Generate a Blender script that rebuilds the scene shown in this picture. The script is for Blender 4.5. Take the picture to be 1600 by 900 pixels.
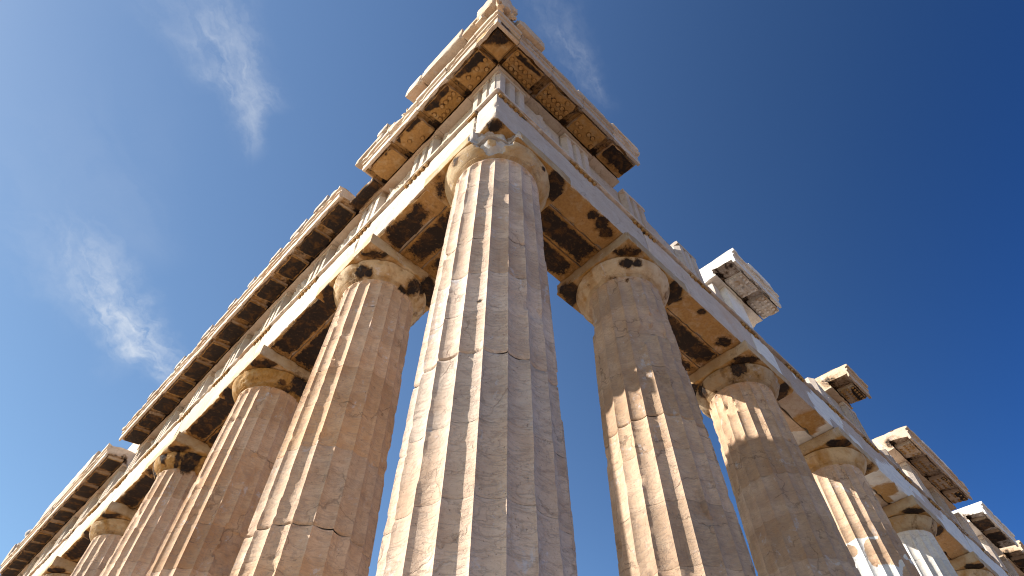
import bpy, math, random
import numpy as np
from mathutils import Vector, Matrix

for o in list(bpy.data.objects):
    bpy.data.objects.remove(o)
SC = bpy.context.scene
COL = SC.collection
R = math.radians

# ------------------------------------------------------------------ camera
YAW, PITCH, ROLL = 0.808696, 0.925593, 0.0077395
cam_d = bpy.data.cameras.new("camera")
cam = bpy.data.objects.new("camera", cam_d)
COL.objects.link(cam)
f = Vector((math.cos(PITCH) * math.cos(YAW), math.cos(PITCH) * math.sin(YAW), math.sin(PITCH)))
r = Vector((math.sin(YAW), -math.cos(YAW), 0))
u = r.cross(f)
cr, sr = math.cos(ROLL), math.sin(ROLL)
r, u = cr * r + sr * u, -sr * r + cr * u
cam.matrix_world = Matrix(((r.x, u.x, -f.x, -3.65635), (r.y, u.y, -f.y, -4.25889), (r.z, u.z, -f.z, -0.54624), (0, 0, 0, 1)))
cam_d.sensor_width = 36.0
cam_d.lens = 977.984 / 1600 * 36.0
cam_d.clip_start = 0.05
cam_d.clip_end = 5000
SC.camera = cam

# ------------------------------------------------------------------ sun, sky, exposure
SUN_AZ, SUN_EL = 141.5, 35.0
SUN_STRENGTH, SKY_STRENGTH = 5.0, 0.058
EXPOSURE = 1.1
s = Vector((math.cos(R(SUN_EL)) * math.cos(R(SUN_AZ)), math.cos(R(SUN_EL)) * math.sin(R(SUN_AZ)), math.sin(R(SUN_EL))))
sun_d = bpy.data.lights.new("sun", 'SUN')
sun_d.energy = SUN_STRENGTH
sun_d.angle = R(0.5)
sun_d.color = (1.0, 0.92, 0.80)
sun = bpy.data.objects.new("sun", sun_d)
sun.rotation_euler = s.to_track_quat('Z', 'Y').to_euler()
sun.location = s * 60
COL.objects.link(sun)

SC.view_settings.view_transform = 'Standard'
SC.view_settings.look = 'None'
SC.view_settings.exposure = EXPOSURE
SC.view_settings.gamma = 1
SC.view_settings.use_curve_mapping = False
SC.cycles.pixel_filter_type = 'BLACKMAN_HARRIS'
SC.cycles.filter_width = 1.1

W = bpy.data.worlds.new("World")
SC.world = W
W.use_nodes = True


class NT:
    """thin helper over a node tree"""
    def __init__(self, tree):
        self.t = tree
        tree.nodes.clear()

    def n(self, typ, **kw):
        nd = self.t.nodes.new(typ)
        for k, v in kw.items():
            if k.startswith('i_'):
                key = k[2:]
                key = int(key) if key.isdigit() else key.replace('_', ' ')
                nd.inputs[key].default_value = v
            else:
                setattr(nd, k, v)
        return nd

    def link(self, a, b):
        self.t.links.new(a, b)

    def val(self, x, sock):
        if isinstance(x, (int, float)):
            sock.default_value = x
        elif isinstance(x, (tuple, list)):
            sock.default_value = x
        else:
            self.link(x, sock)

    def math(self, op, a, b=0.0, c=0.0, clamp=False):
        nd = self.n('ShaderNodeMath', operation=op, use_clamp=clamp)
        self.val(a, nd.inputs[0]); self.val(b, nd.inputs[1]); self.val(c, nd.inputs[2])
        return nd.outputs[0]

    def mapr(self, x, a, b, c=0.0, d=1.0):
        nd = self.n('ShaderNodeMapRange', interpolation_type='SMOOTHSTEP')
        self.val(x, nd.inputs[0]); self.val(a, nd.inputs[1]); self.val(b, nd.inputs[2])
        self.val(c, nd.inputs[3]); self.val(d, nd.inputs[4])
        return nd.outputs[0]

    def mix(self, fac, a, b, blend='MIX'):
        nd = self.n('ShaderNodeMix', data_type='RGBA', blend_type=blend, clamp_factor=True)
        self.val(fac, nd.inputs[0]); self.val(a, nd.inputs[6]); self.val(b, nd.inputs[7])
        return nd.outputs[2]

    def noise(self, vec, scale, detail=4.0, rough=0.55, dist=0.0):
        nd = self.n('ShaderNodeTexNoise')
        self.link(vec, nd.inputs['Vector'])
        nd.inputs['Scale'].default_value = scale
        nd.inputs['Detail'].default_value = detail
        nd.inputs['Roughness'].default_value = rough
        nd.inputs['Distortion'].default_value = dist
        return nd.outputs['Fac']

    def scalev(self, vec, xyz, off=(0, 0, 0), rot=(0, 0, 0)):
        nd = self.n('ShaderNodeMapping')
        self.link(vec, nd.inputs[0])
        nd.inputs['Location'].default_value = off
        nd.inputs['Rotation'].default_value = rot
        nd.inputs['Scale'].default_value = xyz
        return nd.outputs[0]


w = NT(W.node_tree)
sky = w.n('ShaderNodeTexSky', sky_type='NISHITA', sun_disc=False)
sky.sun_elevation = R(SUN_EL)
sky.sun_rotation = R(90 - SUN_AZ)
sky.altitude = 150
sky.air_density = 1.0
sky.dust_density = 0.3
sky.ozone_density = 3.0
SKY_GAMMA = 1.0
tc = w.n('ShaderNodeTexCoord')
D = tc.outputs['Generated']


def cam_dir(px, py):
    """direction in the sky of a point of the photograph (1600x900)"""
    d = f * 977.984 + r * (px - 800) - u * (py - 450)
    return d.normalized()


def cirrus(p0, p1, width, bend, seed, gain, tail=0.6):
    """a thin veil of cirrus lying between two directions of the sky; it fans out from its bright foot"""
    a, b = cam_dir(*p0), cam_dir(*p1)
    t = (b - a).normalized()
    nrm = a.cross(b).normalized()
    L = (b - a).length
    mid = (a + b).normalized()

    def dot(v):
        nd = w.n('ShaderNodeVectorMath', operation='DOT_PRODUCT')
        w.link(D, nd.inputs[0]); nd.inputs[1].default_value = v
        return nd.outputs['Value']
    uu = w.math('DIVIDE', w.math('SUBTRACT', dot(t), mid.dot(t)), L * 0.5)
    vv = w.math('DIVIDE', dot(nrm), width)
    cmb = w.n('ShaderNodeCombineXYZ')
    w.link(w.math('MULTIPLY', uu, 0.5 * L / width), cmb.inputs[0]); w.link(vv, cmb.inputs[1])
    cmb.inputs[2].default_value = seed
    q = cmb.outputs[0]
    warp = w.noise(q, 0.30, 6, 0.6)
    warp2 = w.noise(q, 1.1, 5, 0.6)
    vv2 = w.math('ADD', vv, w.math('MULTIPLY', w.math('SUBTRACT', warp, 0.5), 2.6))
    vv2 = w.math('ADD', vv2, w.math('MULTIPLY', w.math('SUBTRACT', warp2, 0.5), 0.8))
    vv2 = w.math('ADD', vv2, w.math('MULTIPLY', w.math('MULTIPLY', uu, uu), bend))
    # narrow at the foot, wide and faint towards the tail
    wid = w.mapr(uu, -1.0, 1.0, 1.5, 0.55)
    vn = w.math('DIVIDE', vv2, wid)
    g = w.math('EXPONENT', w.math('MULTIPLY', w.math('MULTIPLY', vn, vn), -1.0))
    ends = w.math('MULTIPLY', w.mapr(uu, -1.5, 0.5), w.mapr(uu, 1.35, 0.8))
    front = w.mapr(dot(mid), 0.3, 0.6)
    cm2 = w.n('ShaderNodeCombineXYZ')
    w.link(w.math('MULTIPLY', uu, 0.10 * L / width), cm2.inputs[0]); w.link(vv2, cm2.inputs[1]); cm2.inputs[2].default_value = seed + 3
    fine = w.noise(cm2.outputs[0], 2.1, 9, 0.58, 0.5)
    veil = w.noise(q, 0.9, 6, 0.6, 0.3)
    tex = w.math('ADD', w.math('MULTIPLY', w.mapr(fine, 0.26, 0.80), 0.55), w.math('MULTIPLY', w.mapr(veil, 0.28, 0.74), 0.45))
    return w.math('MULTIPLY', w.math('MULTIPLY', w.math('MULTIPLY', g, ends), w.math('MULTIPLY', tex, gain)), front)


skyc = sky.outputs[0]
hsv = w.n('ShaderNodeHueSaturation')
hsv.inputs['Saturation'].default_value = 1.0
hsv.inputs['Value'].default_value = 1.0
# a polarised, deeper sky: contrast about a mid level
k0 = w.n('ShaderNodeVectorMath', operation='SCALE'); k0.inputs['Scale'].default_value = 1 / 4.0
w.link(skyc, k0.inputs[0])
gm = w.n('ShaderNodeGamma'); gm.inputs['Gamma'].default_value = 1.42
w.link(k0.outputs[0], gm.inputs[0])
k1 = w.n('ShaderNodeVectorMath', operation='SCALE'); k1.inputs['Scale'].default_value = 4.9
w.link(gm.outputs[0], k1.inputs[0])
w.link(k1.outputs[0], hsv.inputs['Color'])
skyc = hsv.outputs[0]
# polarised band of the sky: deepest about a right angle away from the sun
dr = w.n('ShaderNodeVectorMath', operation='DOT_PRODUCT')
w.link(D, dr.inputs[0]); dr.inputs[1].default_value = (math.sin(YAW), -math.cos(YAW), 0)
ramp = w.n('ShaderNodeValToRGB')
w.link(w.math('DIVIDE', w.math('ADD', dr.outputs['Value'], 0.7), 1.4), ramp.inputs[0])
ramp.color_ramp.interpolation = 'B_SPLINE'
el = ramp.color_ramp.elements
stops = [(-0.66, (1.50, 1.30, 0.95)), (-0.25, (2.10, 1.82, 1.40)), (0.12, (1.62, 1.55, 1.36)), (0.42, (0.78, 0.99, 1.04)), (0.66, (0.22, 0.52, 0.84))]
while len(el) < len(stops):
    el.new(0.5)
for e_, (tv, cv) in zip(el, stops):
    e_.position = (tv + 0.7) / 1.4
    e_.color = (cv[0] / 2.2, cv[1] / 2.2, cv[2] / 2.2, 1)
mul = w.n('ShaderNodeMix', data_type='RGBA', blend_type='MULTIPLY')
mul.inputs[0].default_value = 1.0
w.link(skyc, mul.inputs[6]); w.link(ramp.outputs[0], mul.inputs[7])
k2 = w.n('ShaderNodeVectorMath', operation='SCALE'); k2.inputs['Scale'].default_value = 2.2
w.link(mul.outputs[2], k2.inputs[0])
skyc = k2.outputs[0]
clouds = None
for args in (((95, 340), (262, 615), 0.028, 0.7, 1.3, 0.95), ((70, 310), (215, 540), 0.040, -0.5, 7.7, 0.45),
             ((270, -60), (425, 200), 0.036, -0.7, 5.7, 0.45), ((300, -60), (400, 160), 0.030, 0.5, 11.2, 0.45),
             ((835, -60), (925, 160), 0.026, 0.4, 9.1, 0.20), ((10, 120), (170, 420), 0.12, 0.3, 14.2, 0.10)):
    c = cirrus(*args)
    clouds = c if clouds is None else w.math('MAXIMUM', clouds, c)
clouds = w.math('MINIMUM', clouds, 0.75)
lumn = w.n('ShaderNodeRGBToBW'); w.link(skyc, lumn.inputs[0])
CLOUD_LUM = 7.5
skyc = w.mix(clouds, skyc, (CLOUD_LUM * 0.93, CLOUD_LUM * 0.97, CLOUD_LUM * 1.02, 1))
bg = w.n('ShaderNodeBackground')
w.link(skyc, bg.inputs[0])
bg.inputs[1].default_value = SKY_STRENGTH
wo = w.n('ShaderNodeOutputWorld')
w.link(bg.outputs[0], wo.inputs[0])


# ------------------------------------------------------------------ numeric noise
def _h(i, j, k, seed):
    n = (i.astype(np.int64) * 374761393 + j.astype(np.int64) * 668265263 + k.astype(np.int64) * 2147483647 + seed * 1274126177) & 0xffffffff
    n = ((n ^ (n >> 13)) * 1274126177) & 0xffffffff
    n = n ^ (n >> 16)
    return (n & 0xffff) / 65535.0


def vnoise(P, scale, seed=0):
    Q = P * scale
    I = np.floor(Q).astype(np.int64)
    F = Q - I
    F = F * F * (3 - 2 * F)
    x, y, z = I[:, 0], I[:, 1], I[:, 2]
    fx, fy, fz = F[:, 0], F[:, 1], F[:, 2]
    out = 0
    for dx in (0, 1):
        wx = fx if dx else 1 - fx
        for dy in (0, 1):
            wy = fy if dy else 1 - fy
            for dz in (0, 1):
                wz = fz if dz else 1 - fz
                out = out + wx * wy * wz * _h(x + dx, y + dy, z + dz, seed)
    return out


def fbm(P, scale, seed=0, octs=4):
    a, tot, out = 1.0, 0.0, 0.0
    for o in range(octs):
        out = out + a * vnoise(P, scale * 2 ** o, seed + o * 17)
        tot += a
        a *= 0.5
    return out / tot          # 0..1, centred near .5


def sstep(x, a, b):
    t = np.clip((x - a) / (b - a), 0, 1)
    return t * t * (3 - 2 * t)


# ------------------------------------------------------------------ materials
def stone(name, c1, c2, c3, ochre=(0.29, 0.150, 0.028), vein=0.35, bump=0.5, stain=0.35, streak=0.0, crack=0.3, white_c=(0.70, 0.70, 0.68)):
    m = bpy.data.materials.new(name)
    m.use_nodes = True
    t = NT(m.node_tree)
    geo = t.n('ShaderNodeNewGeometry')
    P = geo.outputs['Position']
    oi = t.n('ShaderNodeObjectInfo')
    rnd = oi.outputs['Random']
    big = t.noise(P, 0.8, 4, 0.6, 0.4)
    mid = t.noise(P, 3.2, 8, 0.62, 0.5)
    fine = t.noise(P, 19.0, 8, 0.65)
    col = t.mix(t.mapr(mid, 0.34, 0.66), c1, c2)
    col = t.mix(t.math('MULTIPLY', t.mapr(big, 0.45, 0.72), 0.75), col, c3)
    # grey veins of the marble, lying oblique
    vc = t.scalev(P, (1.3, 1.3, 3.6), rot=(0.5, 0.35, 0.2))
    v = t.noise(vc, 1.7, 7, 0.6, 1.6)
    vm = t.math('SUBTRACT', 1.0, t.mapr(t.math('ABSOLUTE', t.math('SUBTRACT', v, 0.5)), 0.0, 0.035))
    v2 = t.noise(t.scalev(P, (3, 3, 9), rot=(0.7, -0.3, 0.9)), 2.3, 6, 0.6, 1.2)
    vm2 = t.math('SUBTRACT', 1.0, t.mapr(t.math('ABSOLUTE', t.math('SUBTRACT', v2, 0.48)), 0.0, 0.03))
    col = t.mix(t.math('MULTIPLY', vm, vein * 0.6), col, (0.30, 0.24, 0.21, 1))
    col = t.mix(t.math('MULTIPLY', vm2, vein * 0.5), col, (0.27, 0.19, 0.145, 1))
    # fine oblique lamination
    lam = t.noise(t.scalev(P, (2.0, 2.0, 12.0), rot=(0.75, -0.55, 0.0)), 1.5, 8, 0.68, 1.8)
    col = t.mix(t.math('MULTIPLY', t.mapr(lam, 0.50, 0.64), vein * 0.40), col, (0.28, 0.19, 0.135, 1))
    col = t.mix(t.math('MULTIPLY', t.mapr(lam, 0.46, 0.34), vein * 0.30), col, (0.60, 0.47, 0.36, 1))
    # cracks
    wv = t.n('ShaderNodeTexVoronoi', feature='DISTANCE_TO_EDGE')
    wn = t.n('ShaderNodeTexNoise'); t.link(P, wn.inputs['Vector']); wn.inputs['Scale'].default_value = 2.2; wn.inputs['Detail'].default_value = 5
    va = t.n('ShaderNodeVectorMath', operation='MULTIPLY_ADD')
    t.link(wn.outputs['Color'], va.inputs[0]); va.inputs[1].default_value = (0.9, 0.9, 0.9); t.link(P, va.inputs[2])
    t.link(va.outputs[0], wv.inputs['Vector']); wv.inputs['Scale'].default_value = 1.1
    crk = t.math('SUBTRACT', 1.0, t.mapr(wv.outputs['Distance'], 0.004, 0.022))
    crk = t.math('MULTIPLY', crk, t.mapr(t.noise(P, 1.3, 4, 0.6), 0.46, 0.60))
    col = t.mix(t.math('MULTIPLY', crk, crack), col, (0.10, 0.065, 0.045, 1))
    # pale bluish lichen / bare patches
    pale = t.mapr(t.noise(t.scalev(P, (2, 2, 1.1)), 1.6, 8, 0.70, 0.5), 0.57, 0.66)
    grit = t.mapr(t.noise(P, 11.0, 6, 0.7), 0.45, 0.58)
    col = t.mix(t.math('MULTIPLY', t.math('MULTIPLY', pale, grit), 0.75), col, (0.50, 0.485, 0.50, 1))
    # thin run-down streaks
    if streak:
        sn = t.noise(t.scalev(P, (9, 9, 0.7)), 1.0, 6, 0.65)
        col = t.mix(t.math('MULTIPLY', t.mapr(sn, 0.56, 0.72), streak), col, (0.24, 0.155, 0.10, 1))
    # dirt specks and pits
    pit = t.mapr(t.noise(P, 30, 3, 0.5), 0.66, 0.73)
    col = t.mix(t.math('MULTIPLY', pit, 0.5), col, (0.14, 0.095, 0.07, 1))
    dirt = t.mapr(t.noise(t.scalev(P, (1, 1, 0.6), off=(5, 3, 1)), 2.4, 9, 0.7, 0.8), 0.58, 0.75)
    col = t.mix(t.math('MULTIPLY', dirt, stain), col, (0.20, 0.135, 0.09, 1))
    # per-block tone
    hs = t.n('ShaderNodeHueSaturation')
    t.link(t.math('ADD', t.math('MULTIPLY', rnd, 0.34), 0.83), hs.inputs['Value'])
    t.link(col, hs.inputs['Color'])
    t.link(t.math('ADD', t.math('MULTIPLY', t.math('FRACT', t.math('MULTIPLY', rnd, 37.0)), 0.22), 0.88), hs.inputs['Saturation'])
    col = hs.outputs[0]

    def attr(nm):
        a = t.n('ShaderNodeAttribute', attribute_name=nm)
        return a.outputs['Fac']
    edge = t.math('SUBTRACT', t.noise(P, 5.0, 8, 0.68, 0.8), 0.5)
    # new marble fillings
    wm = t.mapr(t.math('ADD', attr('white'), t.math('MULTIPLY', edge, 0.4)), 0.49, 0.52)
    wcol = t.mix(t.mapr(v, 0.4, 0.6), (white_c[0], white_c[1], white_c[2], 1), (white_c[0] * .86, white_c[1] * .87, white_c[2] * .9, 1))
    col = t.mix(wm, col, wcol)
    # ochre patina
    on = t.math('ADD', attr('ochre'), t.math('MULTIPLY', t.math('SUBTRACT', mid, 0.5), 1.1))
    ocol = t.mix(t.mapr(fine, 0.35, 0.65), (ochre[0], ochre[1], ochre[2], 1), (ochre[0] * 1.35, ochre[1] * 1.42, ochre[2] * 1.8, 1))
    ocol = t.mix(t.mapr(t.noise(P, 5.0, 5, 0.6), 0.5, 0.7), ocol, (0.40, 0.27, 0.125, 1))
    col = t.mix(t.math('MULTIPLY', t.mapr(on, 0.35, 0.75), 0.85), col, ocol)
    fr = t.mapr(attr('fracture'), 0.2, 0.6)
    col = t.mix(fr, col, t.mix(t.mapr(mid, 0.35, 0.65), (0.36, 0.35, 0.35, 1), (0.52, 0.50, 0.49, 1)))
    # black crust
    cm = t.math('ADD', attr('crust'), t.math('ADD', t.math('MULTIPLY', edge, 1.15), t.math('MULTIPLY', t.math('SUBTRACT', t.noise(P, 17.0, 5, 0.7), 0.5), 0.55)))
    crust = t.math('MULTIPLY', t.mapr(cm, 0.45, 0.62), t.mapr(t.noise(P, 14.0, 5, 0.65), 0.30, 0.46, 0.72, 1.0))
    halo = t.mapr(cm, 0.18, 0.52)
    col = t.mix(t.math('MULTIPLY', halo, 0.70), col, (0.15, 0.075, 0.022, 1))
    kcol = t.mix(t.mapr(t.noise(P, 4.2, 6, 0.65, 0.5), 0.48, 0.68), (0.022, 0.016, 0.015, 1), (0.095, 0.047, 0.017, 1))
    col = t.mix(crust, col, kcol)
    b = t.n('ShaderNodeBsdfPrincipled')
    t.link(col, b.inputs['Base Color'])
    b.inputs['Roughness'].default_value = 0.82
    b.inputs['Specular IOR Level'].default_value = 0.22
    bp = t.n('ShaderNodeBump')
    bp.inputs['Strength'].default_value = bump
    bp.inputs['Distance'].default_value = 0.02
    h = t.math('ADD', t.math('MULTIPLY', mid, 1.0), t.math('MULTIPLY', fine, 0.42))
    h = t.math('ADD', h, t.math('MULTIPLY', pit, -0.3))
    h = t.math('ADD', h, t.math('MULTIPLY', vm, -0.18))
    h = t.math('ADD', h, t.math('MULTIPLY', crk, -0.7 * crack))
    h = t.math('ADD', h, t.math('MULTIPLY', lam, 0.35 * vein))
    h = t.math('ADD', h, t.math('MULTIPLY', t.noise(P, 70, 3, 0.6), 0.12))
    h = t.math('ADD', h, t.math('MULTIPLY', crust, 0.25))
    t.link(h, bp.inputs['Height'])
    t.link(bp.outputs[0], b.inputs['Normal'])
    o = t.n('ShaderNodeOutputMaterial')
    t.link(b.outputs[0], o.inputs[0])
    return m


def C(r_, g_, b_):
    return (r_, g_, b_, 1)


M_SHAFT = stone('honey_marble_shaft', C(.57, .405, .275), C(.50, .325, .20), C(.44, .25, .13), streak=0.30, bump=0.7, vein=0.65, crack=0.4, stain=0.35)
M_SHAFT_PALE = stone('pale_marble_shaft', C(.57, .455, .365), C(.49, .375, .295), C(.43, .295, .205), streak=0.22, bump=0.7, vein=0.6, crack=0.35, stain=0.28)
M_SHAFT_DUN = stone('dun_marble_shaft', C(.52, .38, .27), C(.43, .30, .205), C(.38, .245, .16), streak=0.30, bump=0.7, vein=0.65, crack=0.5, stain=0.4)
M_CAP = stone('stained_marble_capital', C(.50, .40, .27), C(.42, .30, .18), C(.34, .22, .11), stain=0.5, streak=0.25, vein=0.25, bump=0.7)
M_BLOCK = stone('weathered_marble_block', C(.56, .455, .35), C(.50, .385, .28), C(.44, .34, .27), stain=0.22, vein=0.3, bump=0.5)
M_FACE = stone('pale_marble_face', C(.55, .48, .405), C(.50, .42, .34), C(.48, .345, .24), stain=0.32, vein=0.35, bump=0.3)
M_FACE_SHADED = stone('shaded_marble_face', C(.50, .445, .40), C(.45, .39, .345), C(.45, .345, .27), stain=0.26, vein=0.4, bump=0.3)  # face marble made greyer and darker: right side's shade put into the colour
M_NEW = stone('new_white_marble', C(.70, .69, .66), C(.62, .61, .59), C(.58, .54, .48), stain=0.10, vein=0.3, bump=0.25)
M_BROKEN = stone('broken_grey_marble', C(.42, .40, .39), C(.33, .30, .28), C(.40, .33, .28), stain=0.35, bump=0.9)


def ground_mat():
    m = bpy.data.materials.new('limestone_ground')
    m.use_nodes = True
    t = NT(m.node_tree)
    P = t.n('ShaderNodeNewGeometry').outputs['Position']
    a = t.noise(P, 0.35, 8, 0.6, 0.5)
    c = t.mix(t.mapr(a, 0.35, 0.65), C(.31, .215, .145), C(.235, .16, .11))
    c = t.mix(t.math('MULTIPLY', t.mapr(t.noise(P, 6, 5), 0.55, 0.7), 0.5), c, C(.17, .13, .09))
    b = t.n('ShaderNodeBsdfPrincipled')
    t.link(c, b.inputs['Base Color'])
    b.inputs['Roughness'].default_value = 0.9
    bp = t.n('ShaderNodeBump'); bp.inputs['Distance'].default_value = 0.05
    t.link(t.noise(P, 3, 8), bp.inputs['Height'])
    t.link(bp.outputs[0], b.inputs['Normal'])
    o = t.n('ShaderNodeOutputMaterial'); t.link(b.outputs[0], o.inputs[0])
    return m


M_GROUND = ground_mat()


# ------------------------------------------------------------------ objects
def obj(name, V, F, mat, parent=None, loc=None, attrs=None, sharp=38, smooth=True):
    """one mesh object; V in world coordinates"""
    V = np.asarray(V, dtype=np.float64)
    if loc is None:
        loc = Vector(V.mean(axis=0)) if parent is None else Vector((0, 0, 0))
    base = Vector(loc)
    p = parent
    while p is not None:
        base = base + p.location
        p = p.parent
    me = bpy.data.meshes.new(name)
    Vl = V - np.array(base)
    if isinstance(F, np.ndarray) and F.ndim == 2:
        nf, k = F.shape
        me.vertices.add(len(Vl)); me.vertices.foreach_set('co', Vl.ravel())
        me.loops.add(nf * k); me.loops.foreach_set('vertex_index', F.ravel().astype(np.int32))
        me.polygons.add(nf); me.polygons.foreach_set('loop_start', np.arange(0, nf * k, k, dtype=np.int32))
        me.update(calc_edges=True)
    else:
        me.from_pydata([tuple(v) for v in Vl], [], F)
    me.validate()
    for nm, a in (attrs or {}).items():
        at = me.attributes.new(nm, 'FLOAT', 'POINT')
        at.data.foreach_set('value', np.asarray(a, dtype=np.float32))
    if smooth:
        me.polygons.foreach_set('use_smooth', [True] * len(me.polygons))
        me.set_sharp_from_angle(angle=R(sharp))
    me.materials.append(mat)
    o = bpy.data.objects.new(name, me)
    o.location = loc
    COL.objects.link(o)
    if parent is not None:
        o.parent = parent
    return o


def tag(o, label, cat, group=None):
    o['kind'] = 'thing'
    o['label'] = label
    o['category'] = cat
    if group:
        o['group'] = group
    return o


def thing(name, loc, label, cat, group=None):
    o = bpy.data.objects.new(name, None)
    o.location = loc
    o.empty_display_size = 0.3
    COL.objects.link(o)
    return tag(o, label, cat, group)


SEED = [100]


def sd():
    SEED[0] += 1
    return SEED[0]


def grid_box(x0, x1, y0, y1, z0, z1, res):
    """welded subdivided box; returns V, F"""
    n = [max(1, int(round((b - a) / res))) for a, b in ((x0, x1), (y0, y1), (z0, z1))]
    lo, hi = np.array([x0, y0, z0]), np.array([x1, y1, z1])
    idx, faces, off = [], [], 0
    for ax in range(3):
        a, b = (ax + 1) % 3, (ax + 2) % 3
        for side in (0, 1):
            A, B = np.meshgrid(np.arange(n[a] + 1), np.arange(n[b] + 1), indexing='ij')
            I = np.zeros((A.size, 3), dtype=np.int64)
            I[:, ax] = n[ax] * side
            I[:, a] = A.ravel(); I[:, b] = B.ravel()
            k = np.arange(A.size).reshape(A.shape) + off
            q = np.stack([k[:-1, :-1], k[1:, :-1], k[1:, 1:], k[:-1, 1:]], axis=-1).reshape(-1, 4)
            if side == 0:
                q = q[:, ::-1]
            idx.append(I); faces.append(q); off += A.size
    I = np.concatenate(idx); Fq = np.concatenate(faces)
    U, inv = np.unique(I, axis=0, return_inverse=True)
    inv = inv.reshape(-1)
    V = lo + U / np.array(n) * (hi - lo)
    return V, inv[Fq]


def weather_box(V, x0, x1, y0, y1, z0, z1, rough, chip, r_edge, seed, noise_scale=5.0):
    lo, hi = np.array([x0, y0, z0]), np.array([x1, y1, z1])
    d = np.minimum(V - lo, hi - V)
    sgn = np.where(V - lo < hi - V, 1.0, -1.0)
    ds = np.sort(d, axis=1)
    second = ds[:, 1]
    n1 = fbm(V, noise_scale, seed, 4)
    n2 = fbm(V, noise_scale * 0.33, seed + 5, 3)
    wgt = np.clip(1 - second / r_edge, 0, 1)
    amt = wgt ** 1.5 * r_edge * (0.12 + chip * np.clip((n1 - 0.47) * 3.2 + (n2 - 0.5) * 2.0, 0, 1.1))
    near = np.clip(1 - d / r_edge, 0, 1)
    V2 = V + sgn * near * amt[:, None]
    surf = (fbm(V, noise_scale * 1.6, seed + 9, 4) - 0.42) * rough
    on = (d < 1e-6)
    V2 = V2 + sgn * on * surf[:, None] * (1 - wgt * 0.5)[:, None]
    return V2


def block(name, b, mat, parent=None, res=0.08, rough=0.012, chip=0.6, r_edge=0.07, attrf=None, post=None, seed=None, loc=None):
    """weathered stone block b = (x0,x1,y0,y1,z0,z1)"""
    b = (min(b[0], b[1]), max(b[0], b[1]), min(b[2], b[3]), max(b[2], b[3]), b[4], b[5])
    V, F = grid_box(*b, res)
    at = attrf(V) if attrf else None
    V2 = weather_box(V, *b, rough, chip, r_edge, seed or sd())
    if post is not None:
        V2 = post(V2)
    return obj(name, V2, F, mat, parent, loc, at)


# side mapping: along s, outward p (from the line of the column axes), height z
def LEFT(sv, p, z):
    return np.stack([-np.asarray(p, float), np.asarray(sv, float), np.asarray(z, float)], axis=-1)


def RIGHT(sv, p, z):
    return np.stack([np.asarray(sv, float), -np.asarray(p, float), np.asarray(z, float)], axis=-1)


def side_box(S, s0, s1, p0, p1, z0, z1):
    """box tuple in world coordinates"""
    if S is LEFT:
        return (-p1, -p0, s0, s1, z0, z1)
    return (s0, s1, -p1, -p0, z0, z1)


def side_sp(S, V):
    if S is LEFT:
        return V[:, 1], -V[:, 0]
    return V[:, 0], -V[:, 1]


def profile_mesh(S, prof, s0, s1, res, step=0.09, rough=0.01, chip=0.5, seed=0, end0=0.0, end1=0.0):
    """extrude a closed (p,z) outline along the side, with weathered arrises and rough broken ends"""
    pts, corner = [], []
    n = len(prof)
    for i in range(n):
        a, b = np.array(prof[i], float), np.array(prof[(i + 1) % n], float)
        L = np.linalg.norm(b - a)
        k = max(1, int(round(L / res)))
        for j in range(k):
            pts.append(a + (b - a) * j / k)
            corner.append(1.0 if j == 0 else 0.0)
    pts = np.array(pts); corner = np.array(corner); m = len(pts)
    ns = max(1, int(round((s1 - s0) / step)))
    ss = np.linspace(s0, s1, ns + 1)
    SS, PI_ = np.meshgrid(ss, np.arange(m), indexing='ij')
    sv = SS.ravel(); p = pts[PI_.ravel(), 0]; z = pts[PI_.ravel(), 1]
    cen = pts.mean(axis=0)
    tang = np.roll(pts, -1, axis=0) - np.roll(pts, 1, axis=0)
    area = 0.5 * np.sum(pts[:, 0] * np.roll(pts[:, 1], -1) - np.roll(pts[:, 0], -1) * pts[:, 1])
    sg = 1.0 if area > 0 else -1.0
    nor = np.stack([tang[:, 1], -tang[:, 0]], axis=1) * sg
    nor /= (np.linalg.norm(nor, axis=1, keepdims=True) + 1e-9)
    P3 = np.stack([sv, p, z], axis=1)
    nz = fbm(P3, 6.0, seed, 4)
    nb = fbm(P3, 2.0, seed + 3, 3)
    amt = (nz - 0.42) * rough + corner[PI_.ravel()] * (0.004 + chip * 0.055 * np.clip((nz - 0.5) * 3 + (nb - 0.5) * 2.5, 0, 1))
    p = p - nor[PI_.ravel(), 0] * amt
    z = z - nor[PI_.ravel(), 1] * amt
    # ragged ends
    e0 = (fbm(np.stack([p, z, p * 0], 1), 3.5, seed + 7, 4) - 0.5)
    if end0:
        sv = np.where(SS.ravel() == s0, sv + e0 * end0, sv)
    if end1:
        sv = np.where(SS.ravel() == s1, sv + e0 * end1, sv)
    V = S(sv, p, z)
    k = np.arange((ns + 1) * m).reshape(ns + 1, m)
    k2 = np.roll(k, -1, axis=1)
    q = np.stack([k[:-1], k[1:], k2[1:], k2[:-1]], axis=-1).reshape(-1, 4)
    # orientation: make outward
    flip = (sg > 0) == (S is LEFT)
    F = [tuple(x) for x in (q[:, ::-1] if flip else q)]
    c0, c1 = list(k[0]), list(k[-1])
    F.append(tuple(c0) if flip else tuple(reversed(c0)))
    F.append(tuple(reversed(c1)) if flip else tuple(c1))
    return V, F


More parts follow.
